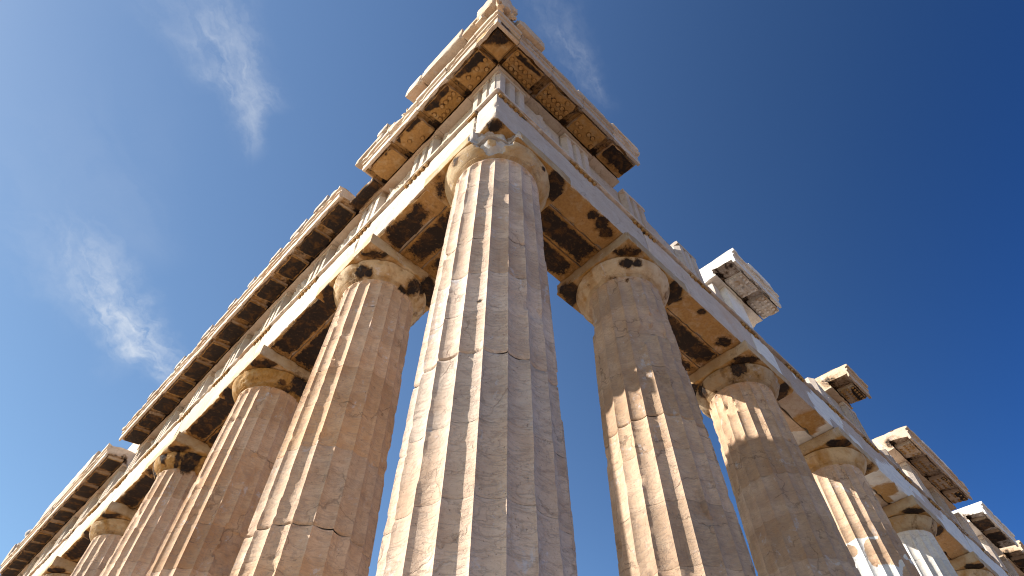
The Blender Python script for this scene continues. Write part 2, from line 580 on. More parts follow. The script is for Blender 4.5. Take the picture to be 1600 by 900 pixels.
def prism(S, outline, z0, z1, zres=0.2, rough=0.006, seed=0):
    """plan outline (s,p) raised from z0 to z1"""
    pts = np.array(outline, float); m = len(pts)
    nz = max(1, int(round((z1 - z0) / zres)))
    zs = np.linspace(z0, z1, nz + 1)
    Zg, I = np.meshgrid(zs, np.arange(m), indexing='ij')
    sv, p, z = pts[I.ravel(), 0], pts[I.ravel(), 1], Zg.ravel()
    n_ = fbm(np.stack([sv, p, z], 1), 7, seed, 3) - 0.5
    V = S(sv + n_ * rough, p + n_ * rough, z)
    k = np.arange((nz + 1) * m).reshape(nz + 1, m)
    k2 = np.roll(k, -1, axis=1)
    q = np.stack([k[:-1], k2[:-1], k2[1:], k[1:]], axis=-1).reshape(-1, 4)
    area = 0.5 * np.sum(pts[:, 0] * np.roll(pts[:, 1], -1) - np.roll(pts[:, 0], -1) * pts[:, 1])
    flip = (area > 0) != (S is LEFT)
    if S is LEFT:
        flip = area > 0
        flip = not flip
    flip = not flip
    F = [tuple(x) for x in (q[:, ::-1] if flip else q)]
    F.append(tuple(k[0]) if flip else tuple(reversed(k[0])))
    F.append(tuple(reversed(k[-1])) if flip else tuple(k[-1]))
    return V, F


def fix_normals(o):
    import bmesh
    bm = bmesh.new(); bm.from_mesh(o.data)
    bmesh.ops.recalc_face_normals(bm, faces=bm.faces)
    bm.to_mesh(o.data); bm.free()
    return o


# ------------------------------------------------------------------ dimensions (metres, z = 0 on the top step)
XS = [0.0, 3.68, 7.976, 12.272, 16.568, 20.864, 25.16, 28.84]     # left short side, eight columns
XR = [0.0, 3.68, 7.976, 12.272, 16.568, 20.864, 25.16, 29.456]    # right long side, as far as the view goes
Z_SHAFT, Z_ECH, Z_ABA, Z_ARC = 9.70, 9.70, 10.085, 10.43
Z_TAE, Z_FRI, Z_GEI = 11.66, 11.78, 13.13
HALF = 0.885

# ------------------------------------------------------------------ ground and stepped platform
gs = np.linspace(-1, 1, 81)
gx = np.sign(gs) * np.abs(gs) ** 3 * 900
GX, GY = np.meshgrid(gx, gx, indexing='ij')
GV = np.stack([GX.ravel() + 10, GY.ravel() + 10, np.zeros(GX.size)], 1)
dist = np.hypot(GV[:, 0] - 10, GV[:, 1] - 10)
GV[:, 2] = -1.95 + (fbm(GV, 0.12, 3, 4) - 0.5) * 0.5 * sstep(dist, 8, 30) - sstep(dist, 60, 400) * 8
k = np.arange(GX.size).reshape(GX.shape)
GF = np.stack([k[:-1, :-1], k[1:, :-1], k[1:, 1:], k[:-1, 1:]], axis=-1).reshape(-1, 4)
g = obj('ground', GV, GF, M_GROUND, loc=Vector((10, 10, -1.95)))
g['kind'] = 'structure'
pl = thing('stepped_platform', (15, 15, -1.6), 'three pale marble steps under the whole row of columns', 'platform')
for i, (o_, z0, z1) in enumerate(((1.15, -0.552, 0.0), (1.85, -1.068, -0.552), (2.55, -1.60, -1.068))):
    block('step', (-o_, 34 + o_, -o_, 28.84 + o_, z0 - 0.0, z1 - (0.003 if i else 0)), M_BLOCK, pl, res=0.8, rough=0.01, chip=0.3)


# ------------------------------------------------------------------ columns
def col_radius(z, rb, rt):
    t = z / Z_SHAFT
    return rb + (rt - rb) * t + 0.017 * 4 * t * (1 - t)


CAM_P = np.array([-3.65635, -4.25889])


def crust_spots(V, spots):
    """soft blobs of black crust: (x, y, z, radius) in world coordinates"""
    a = np.zeros(len(V))
    for (x, y, z, rad) in spots:
        d = np.sqrt((V[:, 0] - x) ** 2 + (V[:, 1] - y) ** 2 + (V[:, 2] - z) ** 2)
        d = d * (0.35 + 1.3 * fbm(V, 0.75 / max(rad, 0.06), 11 + int(rad * 1000), 3))
        a = np.maximum(a, 1.25 - d / rad * 0.75)
    return np.clip(a, 0, 1.2)


def column(cx, cy, label, seed, nf=10, rowh=0.06, rb=0.955, rt=0.755, joints=(), wear=1.0, spots=(), broken=None,
           cap_ochre=0.40, cap_crust=0.40, white_band=None, white_drums=(), white_spots=(), mat_sh=None, spalls=(), ochre_side=0.0):
    rng = random.Random(seed)
    t = thing('fluted_column', (cx, cy, 0), label, 'column', 'fluted columns of the colonnade')
    # drum boundaries
    n = 11
    zs = [0.0]
    for i in range(n):
        zs.append(zs[-1] + Z_SHAFT / n * (1 + rng.uniform(-0.10, 0.10)))
    sc = Z_SHAFT / zs[-1]
    zs = [z * sc for z in zs]
    strong = set()
    for jz in joints:                       # joints the photo shows clearly
        kk = min(range(1, n), key=lambda i: abs(zs[i] - jz))
        zs[kk] = jz
        strong.add(kk)
    m = 20 * nf
    th = (np.arange(m) / m + 0.025) * 2 * np.pi
    tt = (np.arange(m) % nf) / nf * 2 - 1
    fl = np.arange(m) // nf
    for d in range(n):
        z0, z1 = zs[d], zs[d + 1]
        e0 = 0.016 if d in strong else 0.004
        e1 = 0.016 if d + 1 in strong else 0.004
        rows = max(4, int((z1 - z0) / rowh))
        zr = np.concatenate([[z0 + 0.0015, z0 + 0.012], np.linspace(z0 + 0.03, z1 - 0.03, rows), [z1 - 0.012, z1 - 0.0015]])
        if d == n - 1:
            zr = np.concatenate([zr[:-2], z1 - 0.03 + np.array([0.01, 0.02, 0.0295])])
        Zg, I = np.meshgrid(zr, np.arange(m), indexing='ij')
        z = Zg.ravel(); ii = I.ravel()
        tq = tt[ii]
        Rr = col_radius(z, rb, rt)
        depth = 0.064 * Rr / 0.9
        prof = 0.6 * (1 - tq ** 2) + 0.4 * np.sqrt(np.clip(1 - tq ** 2, 0, 1))
        top = 1.0
        zt = Z_SHAFT - 0.02 - 0.07 * (tq ** 2)
        if d == n - 1:
            top = np.sqrt(np.clip((zt - z) / 0.07, 0, 1))
        rad = Rr - depth * prof * top
        ang = th[ii]
        P = np.stack([np.cos(ang) * Rr + cx, np.sin(ang) * Rr + cy, z], 1)
        # worn and chipped arrises
        aw = np.clip(1 - (1 - np.abs(tq)) / 0.26, 0, 1)
        n1 = fbm(P * np.array([1, 1, 0.9]), 7.0, seed, 4)
        n2 = fbm(P, 1.1, seed + 40, 3)
        chips = np.clip((n1 - 0.57) * 4.0 + (n2 - 0.5) * 2.0, 0, 1)
        rad = rad - aw * (0.001 + 0.030 * wear * chips)
        # spalled places: surface broken back towards a rough core
        core = Rr - depth * 1.05 - 0.012 + (n1 - 0.5) * 0.05
        nb = fbm(P * np.array([1, 1, 0.75]), 1.9, seed + 80, 5)
        bm_ = sstep(nb, 0.695 - 0.02 * wear, 0.73 - 0.02 * wear) * min(1.0, wear)
        for (sx, sy, sz, srad) in spalls:
            dd = np.sqrt((P[:, 0] - sx) ** 2 + (P[:, 1] - sy) ** 2 + ((z - sz) * 0.8) ** 2)
            bm_ = np.maximum(bm_, sstep(1.25 - dd / srad + (n1 - 0.5) * 1.2, 0.2, 0.45))
        rad = rad * (1 - bm_) + np.minimum(rad, core) * bm_
        # joints with nicked edges
        nick = fbm(P * np.array([1, 1, 0.05]), 5.0, seed + 120 + d, 3)
        for (ze, e, k_) in ((z0, e0, d), (z1, e1, d + 1)):
            if k_ in (0, n):
                continue
            dz = np.abs(z - ze)
            rad = rad - np.clip(1 - dz / 0.035, 0, 1) ** 1.5 * (e + (0.03 if k_ in strong else 0.010) * np.clip((nick - 0.56) * 4, 0, 1))
        rad = rad + (fbm(P, 3.0, seed + 160, 4) - 0.5) * 0.006
        V = np.stack([np.cos(ang) * rad + cx, np.sin(ang) * rad + cy, z], 1)
        kk = np.arange(len(zr) * m).reshape(len(zr), m)
        k2 = np.roll(kk, -1, axis=1)
        q = np.stack([kk[:-1], k2[:-1], k2[1:], kk[1:]], axis=-1).reshape(-1, 4)
        F = q
        at = {}
        cr_ = crust_spots(V, [s_ for s_ in spots if z0 - 0.5 < s_[2] < z1 + 0.5]) if spots else np.zeros(len(V))
        at['crust'] = cr_
        wv = np.zeros(len(V))
        if white_spots:
            wv = crust_spots(V, [s_ for s_ in white_spots if z0 - 1.2 < s_[2] < z1 + 1.2])
        if white_band:
            zl, zh, islands = white_band
            jag = (fbm(P, 2.5, seed + 300, 4) - 0.5)
            wv = np.where((z > zl + jag * 0.5) & (z < zh), 1.0, 0.0) * (1 - np.clip(crust_spots(P, islands), 0, 1))
        at['white'] = wv
        oc = bm_ * 0.22
        if d >= n - 1:
            oc = oc + 0.35 * sstep(z, Z_SHAFT - 0.16, Z_SHAFT - 0.03)
        at['ochre'] = oc
        mt = M_NEW if d in white_drums else (M_SHAFT_DUN if cx > 1 else M_SHAFT_PALE if cy < 1 else M_SHAFT)
        obj('drum', V, F, mt, t, attrs=at, sharp=30)
        if d in strong or d == 0:
            pass
    # echinus: annulets and swelling cushion
    dirc = CAM_P - np.array([cx, cy]); dirc = dirc / np.linalg.norm(dirc)
    na = 144 if nf >= 10 else 96
    rt_ = col_radius(Z_SHAFT, rb, rt)
    prof = [(rt_ - 0.10, Z_ECH - 0.004), (rt_ - 0.004, Z_ECH - 0.004), (rt_ + 0.002, Z_ECH + 0.006)]
    zc = Z_ECH + 0.006
    for i in range(4):                                          # four annulets
        r0 = rt_ + 0.004 + i * 0.013
        prof += [(r0 + 0.010, zc + 0.002), (r0 + 0.012, zc + 0.013), (r0 + 0.004, zc + 0.016)]
        zc += 0.017
    r0 = rt_ + 0.055
    for i in range(15):
        q_ = i / 14
        rr = r0 + (0.985 - r0) * (1 - (1 - q_) ** 1.35)
        zz = zc + 0.004 + (Z_ABA - 0.052 - zc) * (q_ ** 1.12)
        prof.append((rr, zz))
    for q_ in (0.25, 0.5, 0.75, 1.0):
        prof.append((0.985 + 0.012 * math.sin(q_ * math.pi) - 0.035 * q_ ** 2, Z_ABA - 0.048 + 0.046 * q_))
    prof.append((0.5, Z_ABA - 0.002))
    prof = np.array(prof)
    A, I = np.meshgrid(np.arange(len(prof)), np.arange(na), indexing='ij')
    an = I.ravel() / na * 2 * np.pi
    rad = prof[A.ravel(), 0]; z = prof[A.ravel(), 1]
    P = np.stack([cx + rad * np.cos(an), cy + rad * np.sin(an), z], 1)
    n1 = fbm(P, 5.5, seed + 7, 4); n2 = fbm(P, 1.6, seed + 9, 3)
    ero = np.clip((n1 - 0.52) * 2.5 + (n2 - 0.5) * 2.0, 0, 1)
    rad2 = rad - ero * 0.045 * wear - (n1 - 0.5) * 0.010
    V = np.stack([cx + rad2 * np.cos(an), cy + rad2 * np.sin(an), z + 0.0 * ero], 1)
    kk = np.arange(len(prof) * na).reshape(len(prof), na)
    k2 = np.roll(kk, -1, axis=1)
    F = np.stack([kk[:-1], k2[:-1], k2[1:], kk[1:]], axis=-1).reshape(-1, 4)
    frac = np.zeros(len(V))
    if broken:
        V, frac = broken(V)
    base_cr = cap_crust * sstep(fbm(V * np.array([1, 1, 0.35]), 4.0, seed + 71, 3), 0.5, 0.68)
    at = {'crust': np.maximum(crust_spots(V, spots), base_cr) * (1 - frac), 'ochre': (cap_ochre + 0.25 * ero) * (1 - frac), 'fracture': frac}
    obj('echinus', V, F, M_CAP, t, attrs=at, sharp=45)
    # abacus
    bx = (cx - 1.0, cx + 1.0, cy - 1.0, cy + 1.0, Z_ABA, Z_ARC - 0.004)
    Vb, Fb = grid_box(*bx, 0.045 if nf >= 10 else 0.09)
    V2 = weather_box(Vb, *bx, 0.010, 0.55 * wear, 0.06, seed + 21)
    frac = np.zeros(len(V2))
    if broken:
        V2, frac = broken(V2)
    rr = np.hypot(Vb[:, 0] - cx, Vb[:, 1] - cy)
    diag = np.minimum(np.abs(Vb[:, 0] - cx), np.abs(Vb[:, 1] - cy))
    under = (Vb[:, 2] < Z_ABA + 0.02)
    cr_ = np.where(under, np.clip(1.15 - np.abs(rr - 1.08) / 0.24, 0, 1) * sstep(diag, 0.42, 0.62), 0)
    # the dark mark differs from corner to corner
    cr_ = cr_ * (0.55 + 0.75 * _h(np.sign(Vb[:, 0] - cx).astype(int) + 5, np.sign(Vb[:, 1] - cy).astype(int) + 5, np.zeros(len(Vb), int) + 1, seed))
    cr_ = np.maximum(cr_, crust_spots(V2, spots))
    sidef = (~under).astype(float)
    at = {'crust': cr_ * (1 - frac), 'ochre': np.where(under, 0.62, 0.34) * (1 - frac), 'fracture': frac}
    obj('abacus', V2, Fb, M_CAP, t, attrs=at)
    return t


def break_corner(V):
    """the outer corner of the nearest capital is sheared off, leaving a rough scoop"""
    nd = np.array([-0.69, -0.72])
    nd = nd / np.linalg.norm(nd)
    pn = V[:, 0] * nd[0] + V[:, 1] * nd[1]
    lat = V[:, 0] * -nd[1] + V[:, 1] * nd[0]
    rid = np.abs(fbm(V, 3.2, 991, 4) - 0.5) * 2
    rough = rid * 0.34 + (fbm(V, 9.0, 993, 3) - 0.5) * 0.06 - 0.05
    lim = 0.86 + rough - 0.05 * sstep(V[:, 2], 9.95, 10.35) - 0.02 * sstep(V[:, 2], 10.0, 9.80) + 0.10 * sstep(np.abs(lat + 0.03), 0.28, 0.5)
    lim = lim + 0.6 * sstep(np.abs(lat + 0.03), 0.50, 0.66)
    over = np.clip(pn - lim, 0, None)
    V = V.copy()
    V[:, 0] -= nd[0] * over; V[:, 1] -= nd[1] * over
    return V, sstep(over, 0.0, 0.03)


COLS = [
    # x, y, label, kwargs
    (0, 0, 'nearest corner column, fully in view, with its capital corner broken off',
     dict(seed=11, nf=14, cap_ochre=0.34, cap_crust=0.15, rowh=0.04, joints=(4.61,), wear=0.55, broken=break_corner, rb=0.965, rt=0.775,
          spots=((-0.66, -0.52, 5.55, 0.035), (-0.70, -0.62, 3.30, 0.035), (-0.9, 0.1, 10.0, 0.09), (0.33, -0.90, 9.98, 0.05)),
          spalls=((-0.2, 0.85, 9.9, 0.2),))),
    (0, 3.68, 'first column to the left of the corner column, black star shaped stain on its capital',
     dict(seed=23, nf=12, rowh=0.045, joints=(4.15,), wear=1.0,
          spots=((-0.76, 3.25, 9.86, 0.13), (-0.66, 3.1, 9.76, 0.10), (-0.80, 3.2, 9.76, 0.10), (0.30, 2.78, 9.90, 0.17), (0.1, 2.95, 9.7, 0.08), (0.55, 2.75, 10.09, 0.2)))),
    (3.68, 0, 'first column to the right of the corner column, two black stains on its capital',
     dict(seed=37, nf=12, rowh=0.045, joints=(6.0,), wear=1.0,
          spots=((3.02, -0.62, 9.93, 0.12), (3.18, -0.75, 9.95, 0.11), (2.80, 0.72, 10.09, 0.20), (3.1, -0.5, 9.6, 0.05)),
          spalls=((3.55, -0.83, 8.6, 0.16),))),
    (0, 7.976, 'second column to the left of the corner column, brown stained capital',
     dict(seed=41, nf=10, cap_ochre=0.7, cap_crust=0.55, rowh=0.06, wear=1.1, spots=((0.25, 7.1, 9.9, 0.2), (-0.2, 7.1, 9.75, 0.1)))),
    (7.976, 0, 'second column to the right of the corner column, one large black stain on its capital',
     dict(seed=53, nf=10, rowh=0.06, wear=1.1, spots=((7.27, -0.50, 9.98, 0.22), (7.2, 0.55, 9.9, 0.16)))),
    (0, 12.272, 'third column to the left of the corner column, dark flaking capital',
     dict(seed=61, nf=8, cap_ochre=0.7, cap_crust=0.75, rowh=0.09, wear=1.3, spots=((-0.4, 11.5, 9.75, 0.2), (0.2, 11.4, 9.9, 0.2)))),
    (12.272, 0, 'third column to the right of the corner column, patched with white marble',
     dict(seed=71, nf=8, cap_crust=0.1, rowh=0.09, wear=0.6, white_band=(6.2, 7.72, ((11.6, -0.45, 7.30, 0.34), (11.85, -0.72, 7.35, 0.30), (12.1, -0.82, 6.75, 0.35), (11.5, 0.1, 7.45, 0.16), (12.3, -0.85, 7.5, 0.3))))),
    (0, 16.568, 'fourth column to the left of the corner column, pale worn capital',
     dict(seed=83, nf=8, rowh=0.1, wear=1.3)),
    (16.568, 0, 'fourth column to the right of the corner column, white replaced shaft',
     dict(seed=97, nf=8, rowh=0.1, wear=0.3, white_drums=tuple(range(11)))),
    (0, 20.864, 'fifth column to the left of the corner column, only its capital in view', dict(seed=103, nf=6, rowh=0.14, wear=1.2)),
    (20.864, 0, 'fifth column to the right of the corner column, only its capital in view', dict(seed=113, nf=6, rowh=0.14, wear=0.6)),
    (0, 25.16, 'seventh column of the left row counted from the corner column', dict(seed=127, nf=6, rowh=0.2)),
    (25.16, 0, 'seventh column of the right row counted from the corner column', dict(seed=131, nf=6, rowh=0.2)),
    (0, 28.84, 'far end column of the left row', dict(seed=137, nf=6, rowh=0.2)),
    (29.456, 0, 'farthest column of the right row', dict(seed=139, nf=6, rowh=0.2)),
]
for cx, cy, lab, kw in COLS:
    column(cx, cy, lab, **kw)


# ------------------------------------------------------------------ architrave
def beam_attr(S, s0, s1, p0, p1, crust, ochre, cov=0.78, side_ochre=0.0, shift=0.0):
    """black crust and ochre on the soffit of a beam between its two capitals"""
    def fn(V):
        sv, p = side_sp(S, V)
        under = V[:, 2] < Z_ARC + 0.03
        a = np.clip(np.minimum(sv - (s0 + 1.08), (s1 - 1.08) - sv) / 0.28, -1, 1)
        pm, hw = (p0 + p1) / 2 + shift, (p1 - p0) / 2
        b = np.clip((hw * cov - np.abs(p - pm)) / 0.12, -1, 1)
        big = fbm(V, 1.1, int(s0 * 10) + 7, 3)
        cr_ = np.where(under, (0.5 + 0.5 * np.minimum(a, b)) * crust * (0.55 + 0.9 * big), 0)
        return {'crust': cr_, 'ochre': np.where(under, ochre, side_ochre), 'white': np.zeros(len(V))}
    return fn


GUTTA_MESH = {}


def gutta(parent, world, rad, h, mat):
    """one small peg, hanging below WORLD; copies share one mesh"""
    key = (rad, h, mat.name)
    if key not in GUTTA_MESH:
        n = 12
        V, F = [], []
        for (rr, zz) in ((rad * 0.85, 0.0), (rad, -h * 0.75), (rad * 0.8, -h), (rad * 0.001, -h)):
            for i in range(n):
                V.append((rr * math.cos(i / n * 2 * math.pi), rr * math.sin(i / n * 2 * math.pi), zz))
        for a in range(3):
            for i in range(n):
                j = (i + 1) % n
                F.append((a * n + i, (a + 1) * n + i, (a + 1) * n + j, a * n + j))
        me = bpy.data.meshes.new('gutta')
        me.from_pydata(V, [], F)
        at = me.attributes.new('ochre', 'FLOAT', 'POINT')
        at.data.foreach_set('value', np.full(len(V), 0.0 if mat is M_NEW else 1.0, dtype=np.float32))
        me.polygons.foreach_set('use_smooth', [True] * len(me.polygons))
        me.set_sharp_from_angle(angle=R(50))
        me.materials.append(mat)
        GUTTA_MESH[key] = me
    o = bpy.data.objects.new('gutta', GUTTA_MESH[key])
    base = Vector((0, 0, 0))
    p = parent
    while p is not None:
        base = base + p.location
        p = p.parent
    o.parent = parent
    o.location = Vector(world) - base
    COL.objects.link(o)
    return o


def pegs_mesh(points, rad, h, n=8):
    V, F = [], []
    for pt in points:
        o_ = len(V)
        for (rr, zz) in ((rad * 0.85, 0.004), (rad, -h), ):
            for i in range(n):
                V.append((pt[0] + rr * math.cos(i / n * 2 * math.pi), pt[1] + rr * math.sin(i / n * 2 * math.pi), pt[2] + zz))
        for i in range(n):
            j = (i + 1) % n
            F.append((o_ + i, o_ + n + i, o_ + n + j, o_ + j))
        F.append(tuple(o_ + n + n - 1 - i for i in range(n)))
    return V, F


def tri_centres(X):
    out = [-0.465]
    for i in range(len(X) - 1):
        a = out[-1] if i == 0 else X[i]
        out += [(a + X[i + 1]) / 2, X[i + 1]]
    return out


TRI_L = tri_centres(XS)
TRI_R = tri_centres(XR)
ORD = ['first', 'second', 'third', 'fourth', 'fifth', 'sixth', 'seventh', 'eighth', 'ninth', 'tenth', 'eleventh', 'twelfth',
       'thirteenth', 'fourteenth', 'fifteenth', 'sixteenth', 'seventeenth', 'eighteenth']


def architrave(S, X, i, side):
    s0, s1 = X[i], X[i + 1]
    near = i < 2
    lab = 'long stone beam over the %s gap between columns on the %s side' % (ORD[i], side)
    if side == 'right':
        lab = ('shaded marble beam over the %s gap between columns on the %s side' if i < 2 else 'white patched marble beam over the %s gap between columns on the %s side') % (ORD[i], side)
    loc = S((s0 + s1) / 2, 0, Z_ARC)
    t = thing('architrave_beam', tuple(loc), lab, 'stone beam', 'beams lying on the columns')
    T3 = 0.59
    g_ = 0.007
    res = 0.06 if near else 0.12
    if i >= 4:
        res = 0.2
    if side == 'left':
        a0 = [s0, s0, s0] if i else [-HALF + T3, -HALF + 2 * T3, HALF]
        if i == len(X) - 2:
            pass
        cr_ = [(0.25, 0.9, 0.85), (1.15, 1.2, 1.2), (1.2, 1.2, 1.2), (1.15, 1.2, 1.2), (1.0, 1, 1), (1, 1, 1), (1, 1, 1), (1, 1, 1)][i]
        oc_ = 0.8
        fm = M_FACE
    else:
        a0 = [s0, s0, s0] if i else [-HALF, -HALF + T3, -HALF + 2 * T3]
        cr_ = [(0.12, 1.05, 1.0), (0.10, 1.1, 0.9), (0.0, 0.0, 0.2), (0.0, 0.1, 0), (0.2, 0.4, 0.5), (0.3, 0.3, 0.3), (0, 0, 0), (0, 0, 0)][i]
        oc_ = [0.85, 0.72, 0.32, 0.35, 0.8, 0.6, 0.5, 0.5][i]
        fm = M_FACE_SHADED
    for nm, j, (p0, p1), mt in (('face_beam', 0, (HALF - T3, HALF), fm), ('middle_beam', 1, (HALF - 2 * T3, HALF - T3), M_BLOCK), ('inner_beam', 2, (-HALF, -HALF + T3), M_BLOCK)):
        s_a = a0[j] + (g_ if i else 0)
        zz = Z_TAE if j == 0 else Z_FRI
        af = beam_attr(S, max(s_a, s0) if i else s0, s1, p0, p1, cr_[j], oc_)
        wh = (side == 'right' and i >= 2)

        def af2(V, af=af, j=j, wh=wh, i=i):
            d = af(V)
            sp_, os_ = [], []
            if i < 2 and j == 0:
                sp_ = {('right', 0): [(1.95, -0.76, Z_ARC, .11), (2.2, -0.74, Z_ARC, .14), (2.45, -0.62, Z_ARC, .13)], ('right', 1): [(4.8, -0.66, Z_ARC, .15), (6.72, -0.60, Z_ARC, .16), (5.6, -0.8, Z_ARC, .1)],
                       ('left', 0): [(-0.58, 1.75, Z_ARC, .22), (-0.55, 2.1, Z_ARC, .30), (-0.50, 2.4, Z_ARC, .26), (-0.7, 0.98, Z_ARC, .12)]}.get((side, i), [])
            if side == 'right' and i in (2, 3):
                os_ = [(X[i] + 2.6, -0.55, Z_ARC, .38), (X[i] + 3.0, -0.3, Z_ARC, .22)] if j == 0 else []
            if sp_:
                d['crust'] = np.maximum(d['crust'], np.where(V[:, 2] < Z_ARC + 0.03, crust_spots(V, sp_), 0))
            if os_:
                k_ = np.where(V[:, 2] < Z_ARC + 0.03, crust_spots(V, os_), 0)
                d['ochre'] = np.maximum(d['ochre'], k_ * 1.2)
            if side == 'right' and i == 0 and j == 0:
                d['crust'] = np.maximum(d['crust'], crust_spots(V, [(-0.76, -0.72, Z_ARC, 0.13)]))
            if wh and j == 0:
                d['white'] = 0.25 + 0.75 * (fbm(V, 0.7, 77 + i, 3) > 0.46)
            elif wh:
                d['white'] = 0.2 + 0.55 * (fbm(V, 0.5, 79 + i, 2) > 0.5)
            if os_:
                d['white'] = np.where(d['ochre'] > 0.6, 0.0, d['white'])
            return d
        block(nm, side_box(S, s_a, s1 - g_, p0 + (g_ if j else 0), p1 - (g_ if j else 0), Z_ARC, zz), mt, t, res=res, rough=0.014, chip=1.05 if j == 0 else 0.5,
              r_edge=0.065, attrf=af2)
    # taenia: the flat band crowning the beam
    start = s0 if i else (-HALF - 0.07 if side == 'right' else -HALF + T3 + 0.004)
    sa = start + (g_ if i else 0)
    block('taenia', side_box(S, sa, s1 - g_, HALF - T3, HALF + 0.07, Z_TAE + 0.003, Z_FRI - 0.003), fm, t, res=0.04 if near else 0.1, rough=0.01,
          chip=1.1, r_edge=0.05)
    tri = TRI_L if side == 'left' else TRI_R
    for c in tri:
        if not (s0 - 0.6 - 1e-6 <= c < s1 - 0.02) and not (abs(c - s0) < 1e-3):
            continue
        if i == 0 and c > s1 - 0.1:
            continue
        if i > 0 and c < s0 - 0.01:
            continue
        w0, w1 = c - 0.42, c + 0.42
        if side == 'left' and i == 0 and c < 0:
            w0 = -HALF + T3 + 0.01
        rg = block('regula', side_box(S, w0, w1, HALF - 0.02, HALF + 0.058, Z_TAE - 0.07, Z_TAE), M_BLOCK, t, res=0.05 if near else 0.12, rough=0.006,
                   chip=0.8, r_edge=0.03, attrf=lambda V: {'ochre': np.full(len(V), 0.8), 'crust': np.full(len(V), 0.38)})
        rng = random.Random(int(c * 100) + (1 if side == 'left' else 2))
        pts = [S(c - 0.42 + 0.07 + 0.14 * k_, HALF + 0.028, Z_TAE - 0.07) for k_ in range(6) if rng.random() > 0.12 and c - 0.42 + 0.07 + 0.14 * k_ > w0]
        if i < 5:
            for pt in pts:
                gutta(rg, pt, 0.042, 0.06, M_BLOCK)
        else:
            V, F = pegs_mesh(pts, 0.034, 0.045)
            obj('guttae', V, F, M_BLOCK, rg)
    return t


for i in range(7):
    architrave(LEFT, XS, i, 'left')
for i in range(7):
    architrave(RIGHT, XR, i, 'right')


# ------------------------------------------------------------------ frieze
def triglyph_outline(c, w0, w1, pf, pb):
    """plan of a triglyph: two full grooves and two half grooves"""
    hw = 0.4225
    g = 0.07                      # half width of a groove
    dp = 0.13
    pts = [(w0, pb)]
    seq = []
    seq += [(c - hw, pf - dp), (c - hw + g, pf)]
    for gc in (c - hw + 2 * hw / 3, c + hw - 2 * hw / 3):
        seq += [(gc - g, pf), (gc, pf - dp), (gc + g, pf)]
    seq += [(c + hw - g, pf), (c + hw, pf - dp)]
    pts += seq + [(w1, pb)]
    return pts


def triglyph(S, c, side, n_, z1=Z_GEI - 0.004, mat=None, cut=None, plain=False):
    t = thing('triglyph', tuple(S(c, HALF - 0.2, Z_FRI)),
              'grooved frieze block, %s from the corner on the %s side' % (ORD[n_], side), 'triglyph', 'grooved blocks of the frieze')
    seed = sd()
    m = mat or M_FACE
    pb = 0.35
    zc = Z_GEI - 0.15
    top = min(zc, z1)
    if plain:
        out = [(c - 0.42, pb), (c - 0.42, HALF), (c + 0.42, HALF), (c + 0.42, pb)]
    elif n_ == 0 and side == 'right':
        out = triglyph_outline(c, -HALF + 0.09, c + 0.4225, HALF, pb)
    elif n_ == 0:
        out = triglyph_outline(c, -HALF + 0.09, c + 0.4225, HALF, HALF - 0.12)
        out = [(max(a, -HALF + 0.095), b) for a, b in out]
    else:
        out = triglyph_outline(c, c - 0.4225, c + 0.4225, HALF, pb)
    V, F = prism(S, out, Z_FRI + 0.002, top, 0.15, 0.012, seed)
    if cut:
        V = cut(V)
    o = obj('grooved_face', V, F, m, t, sharp=25, attrs={'ochre': np.full(len(V), 0.1), 'crust': np.zeros(len(V))})
    fix_normals(o)
    if z1 > zc + 0.02:
        w0 = c - 0.42 if n_ else -HALF - 0.0
        b = side_box(S, w0, c + 0.42, HALF - 0.3 if n_ or side == 'right' else HALF - 0.1, HALF + 0.012, zc + 0.002, z1)
        if n_ == 0 and side == 'left':
            b = side_box(S, -HALF + 0.31, c + 0.42, HALF - 0.1, HALF + 0.012, zc + 0.002, z1)
        block('capping_band', b, m, t, res=0.08, rough=0.008, chip=0.5, r_edge=0.03)
    return t


